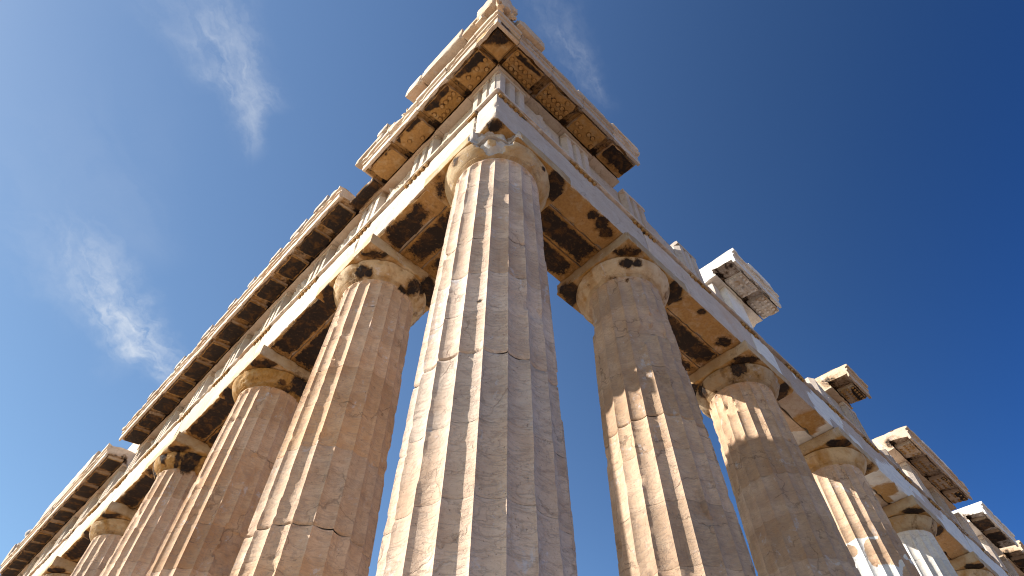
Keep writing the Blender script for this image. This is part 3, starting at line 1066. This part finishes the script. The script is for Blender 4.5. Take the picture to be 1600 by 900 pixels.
def metope(S, s0, s1, side, n_, z1=Z_GEI - 0.004, mat=None, relief=True, lab=None, cut=None):
    t = thing('metope', tuple(S((s0 + s1) / 2, 0.7, Z_FRI)),
              lab or 'carved frieze slab, %s from the corner on the %s side, its figures worn away' % (ORD[n_], side), 'metope', 'slabs between the grooved blocks')
    seed = sd()
    m = mat or M_FACE
    b = side_box(S, s0 + 0.004, s1 - 0.004, 0.42, 0.74, Z_FRI + 0.002, z1)
    block('slab', b, m, t, res=0.1, rough=0.02, chip=0.5, r_edge=0.05, post=cut)
    if relief:
        # worn high relief: a lumpy skin standing off the slab
        nu, nv = 30, 32
        U, Vv = np.meshgrid(np.linspace(0, 1, nu), np.linspace(0, 1, nv), indexing='ij')
        uu, vv = U.ravel(), Vv.ravel()
        sv = s0 + 0.06 + uu * (s1 - s0 - 0.12)
        z = Z_FRI + 0.02 + vv * (min(z1, Z_GEI) - Z_FRI - 0.10)
        rng = random.Random(seed)
        h = np.zeros(len(uu))
        for fig in range(2):
            x0 = 0.3 + 0.4 * fig + rng.uniform(-0.08, 0.08)
            lean = rng.uniform(-0.35, 0.35)
            for k_ in range(7):
                yy = 0.05 + k_ * 0.14
                wx = 0.13 - 0.01 * abs(k_ - 3) + rng.uniform(-.02, .03)
                dx = (uu - (x0 + lean * (yy - 0.5) + rng.uniform(-0.05, 0.05)))
                h = np.maximum(h, rng.uniform(0.10, 0.22) * np.exp(-(dx / wx) ** 2 - ((vv - yy) / 0.13) ** 2))
            for k_ in range(3):
                a, b_ = rng.uniform(0.1, 0.9), rng.uniform(0.2, 0.9)
                an = rng.uniform(0, 3.1)
                du = (uu - a) * math.cos(an) + (vv - b_) * math.sin(an)
                dv = -(uu - a) * math.sin(an) + (vv - b_) * math.cos(an)
                h = np.maximum(h, 0.13 * np.exp(-(du / 0.28) ** 2 - (dv / 0.055) ** 2))
        edge = sstep(np.minimum(np.minimum(uu, 1 - uu), np.minimum(vv, 1 - vv)), 0.0, 0.08)
        P = np.stack([sv, h, z], 1)
        n1 = fbm(P, 8, seed, 4); n2 = fbm(P, 2.6, seed + 3, 2)
        h = np.clip(h * (2.6 * (n1 - 0.25)) * sstep(n2, 0.36, 0.56) + (n1 - 0.5) * 0.07, -0.01, 0.22) * edge - 0.005
        V = S(sv, 0.75 + h * 0.6, z)
        k = np.arange(nu * nv).reshape(nu, nv)
        F = np.stack([k[:-1, :-1], k[1:, :-1], k[1:, 1:], k[:-1, 1:]], axis=-1).reshape(-1, 4)
        # close the skin with a back so it has body
        Vb = S(sv, np.full(len(sv), 0.71), z)
        V = np.concatenate([V, Vb])
        F2 = F[:, ::-1] + nu * nv
        rim = list(k[0, :]) + list(k[1:, -1]) + list(k[-1, ::-1][1:]) + list(k[::-1, 0][1:-1])
        Fr = np.array([(rim[i], rim[(i + 1) % len(rim)], rim[(i + 1) % len(rim)] + nu * nv, rim[i] + nu * nv) for i in range(len(rim))])
        F = np.concatenate([F, F2, Fr])
        o = obj('relief_figures', V, F, m, t, attrs={'ochre': np.full(len(V), 0.15), 'crust': np.zeros(len(V))}, sharp=60)
        fix_normals(o)
    return t


# left side: complete
for k_, c in enumerate(TRI_L):
    if k_ < len(TRI_L) - 1:
        triglyph(LEFT, c, 'left', k_)
        metope(LEFT, c + 0.4225, TRI_L[k_ + 1] - 0.4225, 'left', k_)
triglyph(LEFT, TRI_L[-1], 'left', len(TRI_L) - 1)


# right side: ruined
def cut_slope(s_a, z_a, s_b, z_b, rough=0.12, seed=5):
    def fn(V):
        V = V.copy()
        n = fbm(V, 3.0, seed, 4) - 0.5
        q_ = np.clip((V[:, 0] - s_a) / (s_b - s_a), 0, 1)
        lim = z_a + (z_b - z_a) * q_ + n * rough
        V[:, 2] = np.minimum(V[:, 2], np.maximum(lim, Z_FRI + 0.01))
        return V
    return fn


TR = TRI_R
triglyph(RIGHT, TR[0], 'right', 0, mat=M_FACE_SHADED)
metope(RIGHT, TR[0] + 0.4225, TR[1] - 0.4225, 'right', 0, mat=M_FACE_SHADED, lab='carved frieze slab with worn figures under the stained corner cornice, right side')
triglyph(RIGHT, TR[1], 'right', 1, mat=M_FACE_SHADED)
metope(RIGHT, TR[1] + 0.4225, TR[2] - 0.4225, 'right', 1, mat=M_FACE_SHADED, relief=False, lab='plain worn frieze slab just past the end of the corner cornice, right side')
triglyph(RIGHT, TR[2], 'right', 2, mat=M_FACE_SHADED)
metope(RIGHT, TR[2] + 0.4225, TR[3] - 0.4225, 'right', 2, mat=M_FACE_SHADED, relief=False, z1=13.10, cut=cut_slope(4.1, 13.1, 5.4, 12.82, 0.25, 3),
       lab='broken topped shaded frieze slab between two bare grooved blocks, right side')
triglyph(RIGHT, TR[3], 'right', 3, mat=M_FACE_SHADED, cut=None)
triglyph(RIGHT, TR[4], 'right', 4, mat=M_NEW, plain=True)
metope(RIGHT, 7.16, TR[4] - 0.425, 'right', 3, mat=M_FACE_SHADED, relief=False, lab='narrow frieze slab under the lone cornice block, right side')
metope(RIGHT, TR[4] + 0.425, 8.88, 'right', 4, mat=M_NEW, relief=False, lab='pale frieze slab under the far end of the lone cornice block')
triglyph(RIGHT, TR[6], 'right', 6, mat=M_FACE_SHADED, z1=12.75, cut=cut_slope(11.8, 12.75, 12.7, 12.1, 0.3, 9))
metope(RIGHT, TR[6] + 0.4225, TR[7] - 0.4225, 'right', 6, mat=M_FACE_SHADED, relief=False, z1=13.12,
       lab='worn frieze slab under the small single cornice block, right side')
triglyph(RIGHT, TR[7], 'right', 7, mat=M_FACE_SHADED)
metope(RIGHT, TR[7] + 0.4225, TR[8] - 0.4225, 'right', 7, mat=M_FACE_SHADED, relief=False, z1=12.9, cut=cut_slope(14.9, 13.0, 16.1, 12.3, 0.2, 13),
       lab='sloping broken frieze slab beyond the small cornice block, right side')
triglyph(RIGHT, TR[8], 'right', 8, mat=M_FACE_SHADED, z1=12.6, cut=cut_slope(16.1, 12.5, 17.0, 12.2, 0.2, 15))
for k_ in range(9, 15):
    triglyph(RIGHT, TR[k_], 'right', k_, mat=M_FACE_SHADED)
    if k_ in (9, 10, 12, 13):
        metope(RIGHT, TR[k_] + 0.4225, TR[min(k_ + 1, 14)] - 0.4225, 'right', k_, mat=M_FACE_SHADED, relief=False,
               lab='plain far frieze slab, %s from the corner on the right side' % ORD[k_])


# ------------------------------------------------------------------ cornice
GEI = [(0.45, 13.134), (0.945, 13.134), (0.945, 13.235), (0.915, 13.245), (0.915, 13.385), (1.495, 13.295), (1.495, 13.185), (1.575, 13.170), (1.580, 13.43), (1.615, 13.445), (1.62, 13.50), (1.585, 13.515), (1.585, 13.56), (1.66, 13.585),
       (1.67, 13.68), (0.45, 13.74)]


def sof(p):
    return 13.345 + (13.255 - 13.345) * (p - 0.915) / (1.495 - 0.915)


def mutule(S, c, parent, crust, ochre, guttae=None, half=0.405, mat=None, p0=0.955, p1=1.462, tilt=0.0):
    seed = sd()
    m = mat or M_BLOCK
    res = 0.022 if guttae is not None else 0.06
    V, F = grid_box(c - half, c + half, p0, p1, -0.085, 0.05, res)
    d = np.minimum(np.minimum(V[:, 0] - c + half, c + half - V[:, 0]), np.minimum(V[:, 1] - p0, p1 - V[:, 1]))
    under = V[:, 2] < -0.07
    outer = (V[:, 1] - p0) / (p1 - p0)
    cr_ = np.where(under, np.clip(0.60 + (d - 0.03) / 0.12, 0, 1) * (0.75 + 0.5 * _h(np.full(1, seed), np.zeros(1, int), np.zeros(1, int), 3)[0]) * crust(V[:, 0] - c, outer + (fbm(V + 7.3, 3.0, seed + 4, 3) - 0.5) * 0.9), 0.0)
    rng = random.Random(seed)
    pegs = []
    if guttae is not None:
        for r_ in range(3):
            for k_ in range(6):
                if rng.random() > guttae[r_]:
                    continue
                pegs.append((c - half + 0.07 + k_ * (2 * half - 0.14) / 5, p0 + 0.085 + r_ * (p1 - p0 - 0.17) / 2))
        for (a_, b_) in pegs:
            dp_ = np.hypot(V[:, 0] - a_, V[:, 1] - b_)
            cr_ = np.maximum(cr_, np.where(under & (dp_ < 0.066), 0.46, 0))  # darker ring on the underside about each peg
    oc_ = np.where(under, ochre, ochre * 0.55)
    n1 = fbm(V, 7, seed, 4); n2 = fbm(V, 2.2, seed + 2, 3)
    er = np.clip((n1 - 0.5) * 3 + (n2 - .5) * 2.2, 0, 1)
    zz = V[:, 2] + np.where(under, er * 0.018 + (n1 - 0.5) * 0.012, 0)
    w_ = np.clip(1 - d / 0.04, 0, 1)
    sv = V[:, 0] + np.sign(c - V[:, 0]) * w_ * er * 0.03 * (np.abs(V[:, 0] - c) > half - 0.04)
    pp = V[:, 1] - w_ * er * 0.04 * (p1 - V[:, 1] < 0.04)
    W3 = S(sv, pp, sof(pp) + zz)
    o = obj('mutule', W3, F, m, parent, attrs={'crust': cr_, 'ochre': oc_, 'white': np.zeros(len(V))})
    fix_normals(o)
    for (a_, b_) in pegs:
        gutta(o, S(a_, b_, sof(b_) - 0.076), 0.046, 0.045, m)
    return o


NO = lambda a, b: np.zeros(len(a))


def cornice(S, s0, s1, side, label, mcs, crust, ochre, guttae=None, mat=None, e0=0.0, e1=0.0, prof=None, chip=0.7, step=0.09, fm=None, gfar=False, group='cornice blocks of the eaves', soffit_dark=0.42):
    t = thing('cornice_block', tuple(S((s0 + s1) / 2, 1.0, Z_GEI)), label, 'cornice block', group)
    V, F = profile_mesh(S, prof or GEI, s0 + 0.004, s1 - 0.004, 0.09, step, 0.012, chip, sd(), e0, e1)
    z = V[:, 2]
    sv, p = side_sp(S, V)
    soff = ((p > 0.9) & (p < 1.5) & (z < 13.42) & (z > 13.2))
    oc_ = np.where(soff, 0.62 * (ochre / 0.8), 0.12)
    o = obj('corona', V, F, mat or M_FACE, t, attrs={'ochre': oc_, 'crust': np.where(soff & (np.abs(sv - np.round(sv, 9)) < 1), np.where(p < 1.0, soffit_dark + 0.22, soffit_dark), 0.0), 'white': np.zeros(len(V))}, sharp=30)  # soffit between the mutules darkened, more so beside the frieze
    fix_normals(o)
    for c in mcs:
        mo = mutule(S, c, t, crust, ochre, guttae, mat=fm)
        if gfar:
            pts = []
            rng = random.Random(int(c * 77))
            for r_ in range(3):
                for k_ in range(6):
                    if rng.random() < 0.8:
                        p_ = 0.955 + 0.085 + r_ * 0.168
                        pts.append(S(c - 0.335 + k_ * 0.134, p_, sof(p_) - 0.08))
            for pt in pts:
                gutta(mo, pt, 0.042, 0.035, fm or M_BLOCK)
    return t


def mut_centres(T):
    out = []
    for a, b in zip(T[:-1], T[1:]):
        out += [a, (a + b) / 2]
    return out + [T[-1]]


ML = mut_centres(TRI_L)
MR = mut_centres(TRI_R)

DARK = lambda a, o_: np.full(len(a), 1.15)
EDGE = lambda a, o_: np.clip(0.1 + 1.15 * sstep(o_, 0.55, 0.85), 0, 1.2)
SPOT = lambda a, o_: np.clip(1.15 * sstep(o_, 0.60, 0.86), 0, 1.2)
THIN = lambda a, o_: np.clip(0.60 * sstep(o_, 0.82, 0.97), 0, 1)

# corner block: one stone turning the corner
t = thing('cornice_block', (-1.2, -1.2, Z_GEI), 'corner cornice block at the very top, turning from the sunlit to the shaded side', 'cornice block', 'cornice blocks of the eaves')


def corner_cornice(parent):
    """the outline swept round the corner with a mitre"""
    prof = GEI
    pts = []
    corner = []
    for i in range(len(prof)):
        a, b = np.array(prof[i]), np.array(prof[(i + 1) % len(prof)])
        kx = max(1, int(round(np.linalg.norm(b - a) / 0.07)))
        for j in range(kx):
            pts.append(a + (b - a) * j / kx); corner.append(j == 0)
    pts = np.array(pts); m = len(pts); corner = np.array(corner, float)
    far = -0.95 + 0.02            # where the arms end
    rows = []
    na = 10
    for a in range(na + 1):       # left arm from its end to the corner, then right arm
        q_ = a / na
        sv = far * (1 - q_) + (-pts[:, 0]) * q_
        rows.append(np.stack([-pts[:, 0], sv if a < na else -pts[:, 0], pts[:, 1]], 1))
    for a in range(1, na + 1):
        q_ = a / na
        sv = -pts[:, 0] * (1 - q_) + far * q_
        rows.append(np.stack([sv, -pts[:, 0], pts[:, 1]], 1))
    V = np.concatenate(rows)
    n1 = fbm(V, 6, 4242, 4); n2 = fbm(V, 2, 4243, 3)
    cc = np.tile(corner, len(rows))
    inw = np.array([0.7, 0.7, 0.0])
    V = V + inw * ((n1 - 0.42) * 0.012 + cc * 0.03 * np.clip((n1 - .5) * 3 + (n2 - .5) * 2, 0, 1))[:, None]
    nr = len(rows)
    k = np.arange(nr * m).reshape(nr, m); k2 = np.roll(k, -1, axis=1)
    F = [tuple(x) for x in np.stack([k[:-1], k[1:], k2[1:], k2[:-1]], -1).reshape(-1, 4)]
    F += [tuple(k[0]), tuple(reversed(k[-1]))]
    soff = (V[:, 2] < 13.42) & (V[:, 2] > 13.2) & (np.minimum(-V[:, 0], -V[:, 1]) < 1.49)
    dd = np.maximum(np.abs(V[:, 0] + 1.42), np.abs(V[:, 1] + 1.42))
    o = obj('corona', V, F, M_FACE, parent, attrs={'ochre': np.where(soff, 0.9, 0.12), 'crust': np.where(soff, np.clip(1.1 - dd / 0.18 * 0.6, 0, 1), 0)}, sharp=30)
    fix_normals(o)


# the straight arms begin at -0.93; the corner stone covers the square beyond
corner_cornice(t)
# square panel in the corner of the soffit
V, F = grid_box(-1.45, -0.99, -1.45, -0.99, 13.205, 13.37, 0.03)
ddx = np.minimum(np.minimum(V[:, 0] + 1.44, -0.99 - V[:, 0]), np.minimum(V[:, 1] + 1.44, -0.99 - V[:, 1]))
cmask = np.where(V[:, 2] < 13.22, np.clip(0.4 + (-(V[:, 0] + V[:, 1]) - 2.45) / 0.35, 0, 1.1), 0)
nn = fbm(V, 6, 777, 4)
V[:, 2] += np.where(V[:, 2] < 13.22, np.clip((nn - 0.5) * 0.12, 0, 0.04), 0)
obj('corner_panel', V, F, M_BLOCK, t, attrs={'ochre': np.full(len(V), 0.95), 'crust': cmask})

ga = [0.95, 0.75, 0.3]
# left, group by the corner: mutules 0..3
cornice(LEFT, -0.92, 0.07, 'left', 'sunlit cornice block next to the corner block, ochre underside with pegs', [ML[0]], EDGE, 0.95, [0.7, 0.6, 0.0])
cornice(LEFT, 0.07, 1.10, 'left', 'second sunlit cornice block from the corner, ochre underside with pegs', [ML[1]], EDGE, 0.95, [0.7, 0.6, 0.0])
cornice(LEFT, 1.10, 2.15, 'left', 'third sunlit cornice block from the corner, smooth golden underside', [ML[2]], SPOT, 1.0, [0.1, 0.05, 0.0])
cornice(LEFT, 2.15, 3.20, 'left', 'fourth sunlit cornice block from the corner, at the broken end', [ML[3]], SPOT, 1.0, [0.1, 0.05, 0.05], e1=0.14)
# broken stump with a black underside in the gap
t = thing('cornice_block', tuple(LEFT(3.68, 1.0, Z_GEI)), 'broken cornice stump with black underside in the gap on the left', 'cornice block', 'cornice blocks of the eaves')
prof = [(0.45, 13.134), (0.945, 13.134), (0.945, 13.24), (1.22, 13.20), (1.28, 13.26), (1.20, 13.40), (0.45, 13.55)]
V, F = profile_mesh(LEFT, prof, 3.21, 4.16, 0.06, 0.06, 0.05, 1.2, sd(), 0, 0)
sv, p = side_sp(LEFT, V)
fix_normals(obj('corona', V, F, M_BLOCK, t, attrs={'crust': np.where((p > 0.96) & (p < 1.25) & (V[:, 2] < 13.3), 1.1, 0), 'ochre': np.full(len(V), 0.5)}))
# left, long middle group
blk = ML[5:]
B0 = 4.17
names = {}
j = 0
pos = B0
mids = [m_ for m_ in ML if m_ > 4.2]
for j, c in enumerate(mids):
    nxt = mids[j + 1] if j + 1 < len(mids) else c + 1.05
    end = (c + nxt) / 2
    if 17.0 < c < 18.3:
        pos = end
        continue
    if c < 17.0:
        lab = 'cornice block with dark underside, %s beyond the gap in the left eaves' % ORD[j]
        last = nxt > 17.0
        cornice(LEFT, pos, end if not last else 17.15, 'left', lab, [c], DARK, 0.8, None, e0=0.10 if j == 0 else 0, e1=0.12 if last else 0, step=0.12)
        nb_ = j
    else:
        lab = 'far left cornice block with dark underside, %s beyond the second gap' % ORD[j - nb_ - 2]
        if pos < 18.5:
            pos = 18.30
        cornice(LEFT, pos, end if j + 1 < len(mids) else c + 0.55, 'left', lab, [c], DARK, 0.7, None, e0=0.5 if j == nb_ + 2 else 0, step=0.2)
    pos = end

# right, group by the corner
cornice(RIGHT, -0.92, 0.07, 'right', 'shaded cornice block next to the corner block, yellow underside with rows of pegs', [MR[0]], THIN, 0.9, [1, 1, 0.25], mat=M_FACE_SHADED)
cornice(RIGHT, 0.07, 1.10, 'right', 'second shaded cornice block from the corner, yellow underside with rows of pegs', [MR[1]], THIN, 0.9, [1, 0.85, 0.2], mat=M_FACE_SHADED)
cornice(RIGHT, 1.10, 2.15, 'right', 'third shaded cornice block from the corner, few pegs left', [MR[2]], NO, 0.85, [0.15, 0.45, 0.2], mat=M_FACE_SHADED)
cornice(RIGHT, 2.15, 3.10, 'right', 'fourth shaded cornice block from the corner, black crusted underside', [MR[3]], lambda a, o_: np.clip(0.4 + 1.2 * sstep(o_ + a * 0.4, 0.1, 0.45), 0, 1.25), 0.8, [0, 0, 0], mat=M_FACE_SHADED, e1=0.06)
# lone blocks further along
cornice(RIGHT, 7.07, 9.36, 'right', 'lone cornice block with bright end on the right side, nearest one past the gap', [7.976, 9.05], NO, 0.45, None, mat=M_NEW, e0=0.05, e1=0.2, gfar=True, fm=M_NEW)
cornice(RIGHT, 13.22, 14.62, 'right', 'small single cornice block with sunlit broken end on the right side', [14.1], SPOT, 0.45, None, mat=M_BLOCK, e0=0.12, e1=0.12, gfar=True)
cornice(RIGHT, 17.35, 19.9, 'right', 'jagged sunlit end block of the long far cornice run, right side', [18.0, 19.2], NO, 0.4, None, mat=M_BLOCK, e0=0.25, gfar=True)
cornice(RIGHT, 19.9, 22.4, 'right', 'outer half of the long far cornice run, right side', [20.6, 21.8], SPOT, 0.35, None, mat=M_BLOCK, e1=0.15, gfar=True, fm=M_BLOCK)
cornice(RIGHT, 23.55, 26.8, 'right', 'white ended cornice block near the right edge of the picture', [24.3, 25.5], DARK, 0.4, None, mat=M_NEW, gfar=False)
cornice(RIGHT, 27.3, 30.5, 'right', 'last cornice block at the right edge of the picture', [28.2, 29.5], DARK, 0.4, None, mat=M_BLOCK, e0=0.2)


# ------------------------------------------------------------------ stones lying on the cornice
GT = 'loose stones on top of the cornice'


def slab(S, name, lab, cat, s0, s1, p0, p1, z0, z1, mat, slope=0.0, ref=0.0, **kw):
    b = side_box(S, s0, s1, p0, p1, z0, z1)
    def post(V):
        V = V.copy()
        sv, p = side_sp(S, V)
        V[:, 2] += (sv - ref) * slope
        return V
    kw.setdefault('res', 0.07)
    kw.setdefault('rough', 0.02)
    kw.setdefault('chip', 0.8)
    kw.setdefault('r_edge', 0.08)
    o = block(name, b, mat, None, post=post, **kw)
    return tag(o, lab, cat, GT)


slab(LEFT, 'gable_stone', 'dark undersided gable stone along the left edge just below the peak', 'stone', -1.62, -0.62, 0.6, 1.80, 13.93, 14.22, M_BLOCK, 0.06, -1.5)
slab(LEFT, 'gable_stone', 'long pale gable stone lying on the left eaves, upper of two', 'stone', -0.60, 0.86, 0.6, 1.82, 14.08, 14.66, M_FACE, 0.10, -0.6, chip=0.5)
slab(LEFT, 'gable_stone', 'pale gable stone with a rounded end lying on the left eaves, lower of two', 'stone', 0.87, 1.48, 0.6, 1.82, 14.22, 14.80, M_FACE, 0.10, 0.87, chip=1.0)
slab(LEFT, 'gable_ledge', 'thin stone ledge under the gable stones on the left', 'stone', -1.5, 1.75, 0.5, 1.56, 13.745, 14.06, M_FACE, 0.02, -1.0, chip=0.9)
slab(LEFT, 'rubble_stone', 'small jagged rubble stone on the left eaves beside the gable stones', 'stone', 1.62, 1.92, 1.2, 1.62, 13.95, 14.30, M_BLOCK, chip=1.6, r_edge=0.16, res=0.05)
slab(LEFT, 'rubble_stone', 'small dark rubble stone between jagged rubble and flat slab', 'stone', 2.0, 2.34, 1.25, 1.66, 13.76, 14.05, M_BLOCK, chip=1.6, r_edge=0.14, res=0.05)
slab(LEFT, 'rubble_stone', 'long rubble stone resting on the flat slab above the broken end', 'stone', 2.25, 2.70, 1.1, 1.72, 14.06, 14.32, M_FACE, chip=1.2, r_edge=0.1, res=0.05)
slab(LEFT, 'eaves_slab', 'flat slab jutting over the broken end of the sunlit corner cornice', 'stone', 2.38, 3.52, 0.6, 1.70, 13.73, 14.02, M_FACE, chip=0.6)
slab(RIGHT, 'corner_stone', 'eroded lump of stone standing on the corner peak', 'stone', -1.80, -1.12, 1.02, 1.80, 13.78, 14.95, M_BLOCK, chip=1.6, r_edge=0.28, rough=0.1, res=0.05)
slab(RIGHT, 'gutter_stone', 'pale gutter stone with a rounded end beside the corner peak, right side', 'stone', -1.12, -0.30, 0.9, 1.78, 13.72, 14.26, M_BLOCK, chip=0.9, r_edge=0.14)
slab(RIGHT, 'eaves_tile', 'thin broken tile edge on the shaded corner cornice, nearer the peak', 'tile', 0.9, 1.9, 1.0, 1.66, 13.70, 13.82, M_BLOCK, chip=1.4, r_edge=0.06)
slab(RIGHT, 'eaves_tile', 'thin broken tile edge at the end of the shaded corner cornice', 'tile', 2.05, 3.06, 1.0, 1.68, 13.70, 13.86, M_BLOCK, chip=1.2, r_edge=0.06)
slab(RIGHT, 'eaves_slab', 'small white slab lying on the lone cornice block', 'stone', 7.95, 9.05, 1.0, 1.66, 13.70, 13.92, M_NEW, chip=0.4)
slab(RIGHT, 'eaves_slab', 'thin white slab lying on the long far cornice run', 'stone', 18.6, 21.2, 1.0, 1.66, 13.70, 13.88, M_NEW, chip=0.5, res=0.1)
for k_, (a, b_) in enumerate(((4.75, 5.35), (5.75, 6.5), (7.0, 7.55), (8.4, 8.75), (9.5, 9.9), (10.9, 11.5), (12.7, 13.3), (14.8, 15.2))):
    slab(LEFT, 'eaves_tile', 'short dark tile stub on the sunlit left eaves, %s beyond the gap' % ORD[k_], 'tile', a, b_, 1.2, 1.70, 13.66, 13.90, M_BROKEN, chip=0.9, r_edge=0.05)
slab(LEFT, 'gable_stone', 'long gable stone with square end on the far left eaves', 'stone', 20.6, 25.6, 0.7, 1.66, 13.95, 14.75, M_BLOCK, -0.02, 20.6, res=0.15, chip=0.5)
slab(LEFT, 'rubble_stone', 'pale lump of stone at the lower end of the far gable stone', 'stone', 25.75, 26.5, 0.9, 1.62, 13.70, 14.35, M_BLOCK, chip=1.6, r_edge=0.2, res=0.08)
slab(LEFT, 'rubble_stone', 'thin upright stone at the far left end of the eaves', 'stone', 29.3, 29.75, 1.2, 1.66, 13.70, 14.6, M_BLOCK, chip=1.2, r_edge=0.12, res=0.1)

# small rounded ornament stump on the far left eaves: a post with a knob
prof = [(0.0, 0), (0.20, 0), (0.21, 0.10), (0.13, 0.16), (0.10, 0.34), (0.12, 0.42), (0.19, 0.50), (0.21, 0.60), (0.17, 0.71), (0.08, 0.78), (0.0, 0.80)]
V, F, n = [], [], 20
for (rr, zz) in prof:
    for i in range(n):
        V.append((-1.5 + max(rr, .001) * math.cos(i / n * 6.28318), 27.3 + max(rr, .001) * math.sin(i / n * 6.28318), 13.62 + zz))
for a in range(len(prof) - 1):
    for i in range(n):
        j = (i + 1) % n
        F.append((a * n + i, a * n + j, (a + 1) * n + j, (a + 1) * n + i))
V = np.array(V)
V += (fbm(V, 5, 88, 3)[:, None] - 0.5) * 0.06
tag(obj('eaves_finial', V, F, M_BROKEN, sharp=60), 'dark knob shaped ornament stump on the far left eaves', 'ornament', GT)

# the gable wall standing behind the left eaves (it shades the right-hand columns)
out = [(1.8, 13.70), (27.2, 13.70), (27.2, 13.9), (14.42, 16.65), (1.8, 13.9)]
n = len(out)
V = [LEFT(a, 0.75, z) for a, z in out] + [LEFT(a, 0.05, z) for a, z in out]
F = [tuple(range(n)), tuple(reversed(range(n, 2 * n)))] + [(i, i + n, (i + 1) % n + n, (i + 1) % n) for i in range(n)]
o = fix_normals(obj('gable_wall', V, F, M_BLOCK, smooth=False))
tag(o, 'low triangular gable wall set back above the sunlit left eaves', 'gable wall')
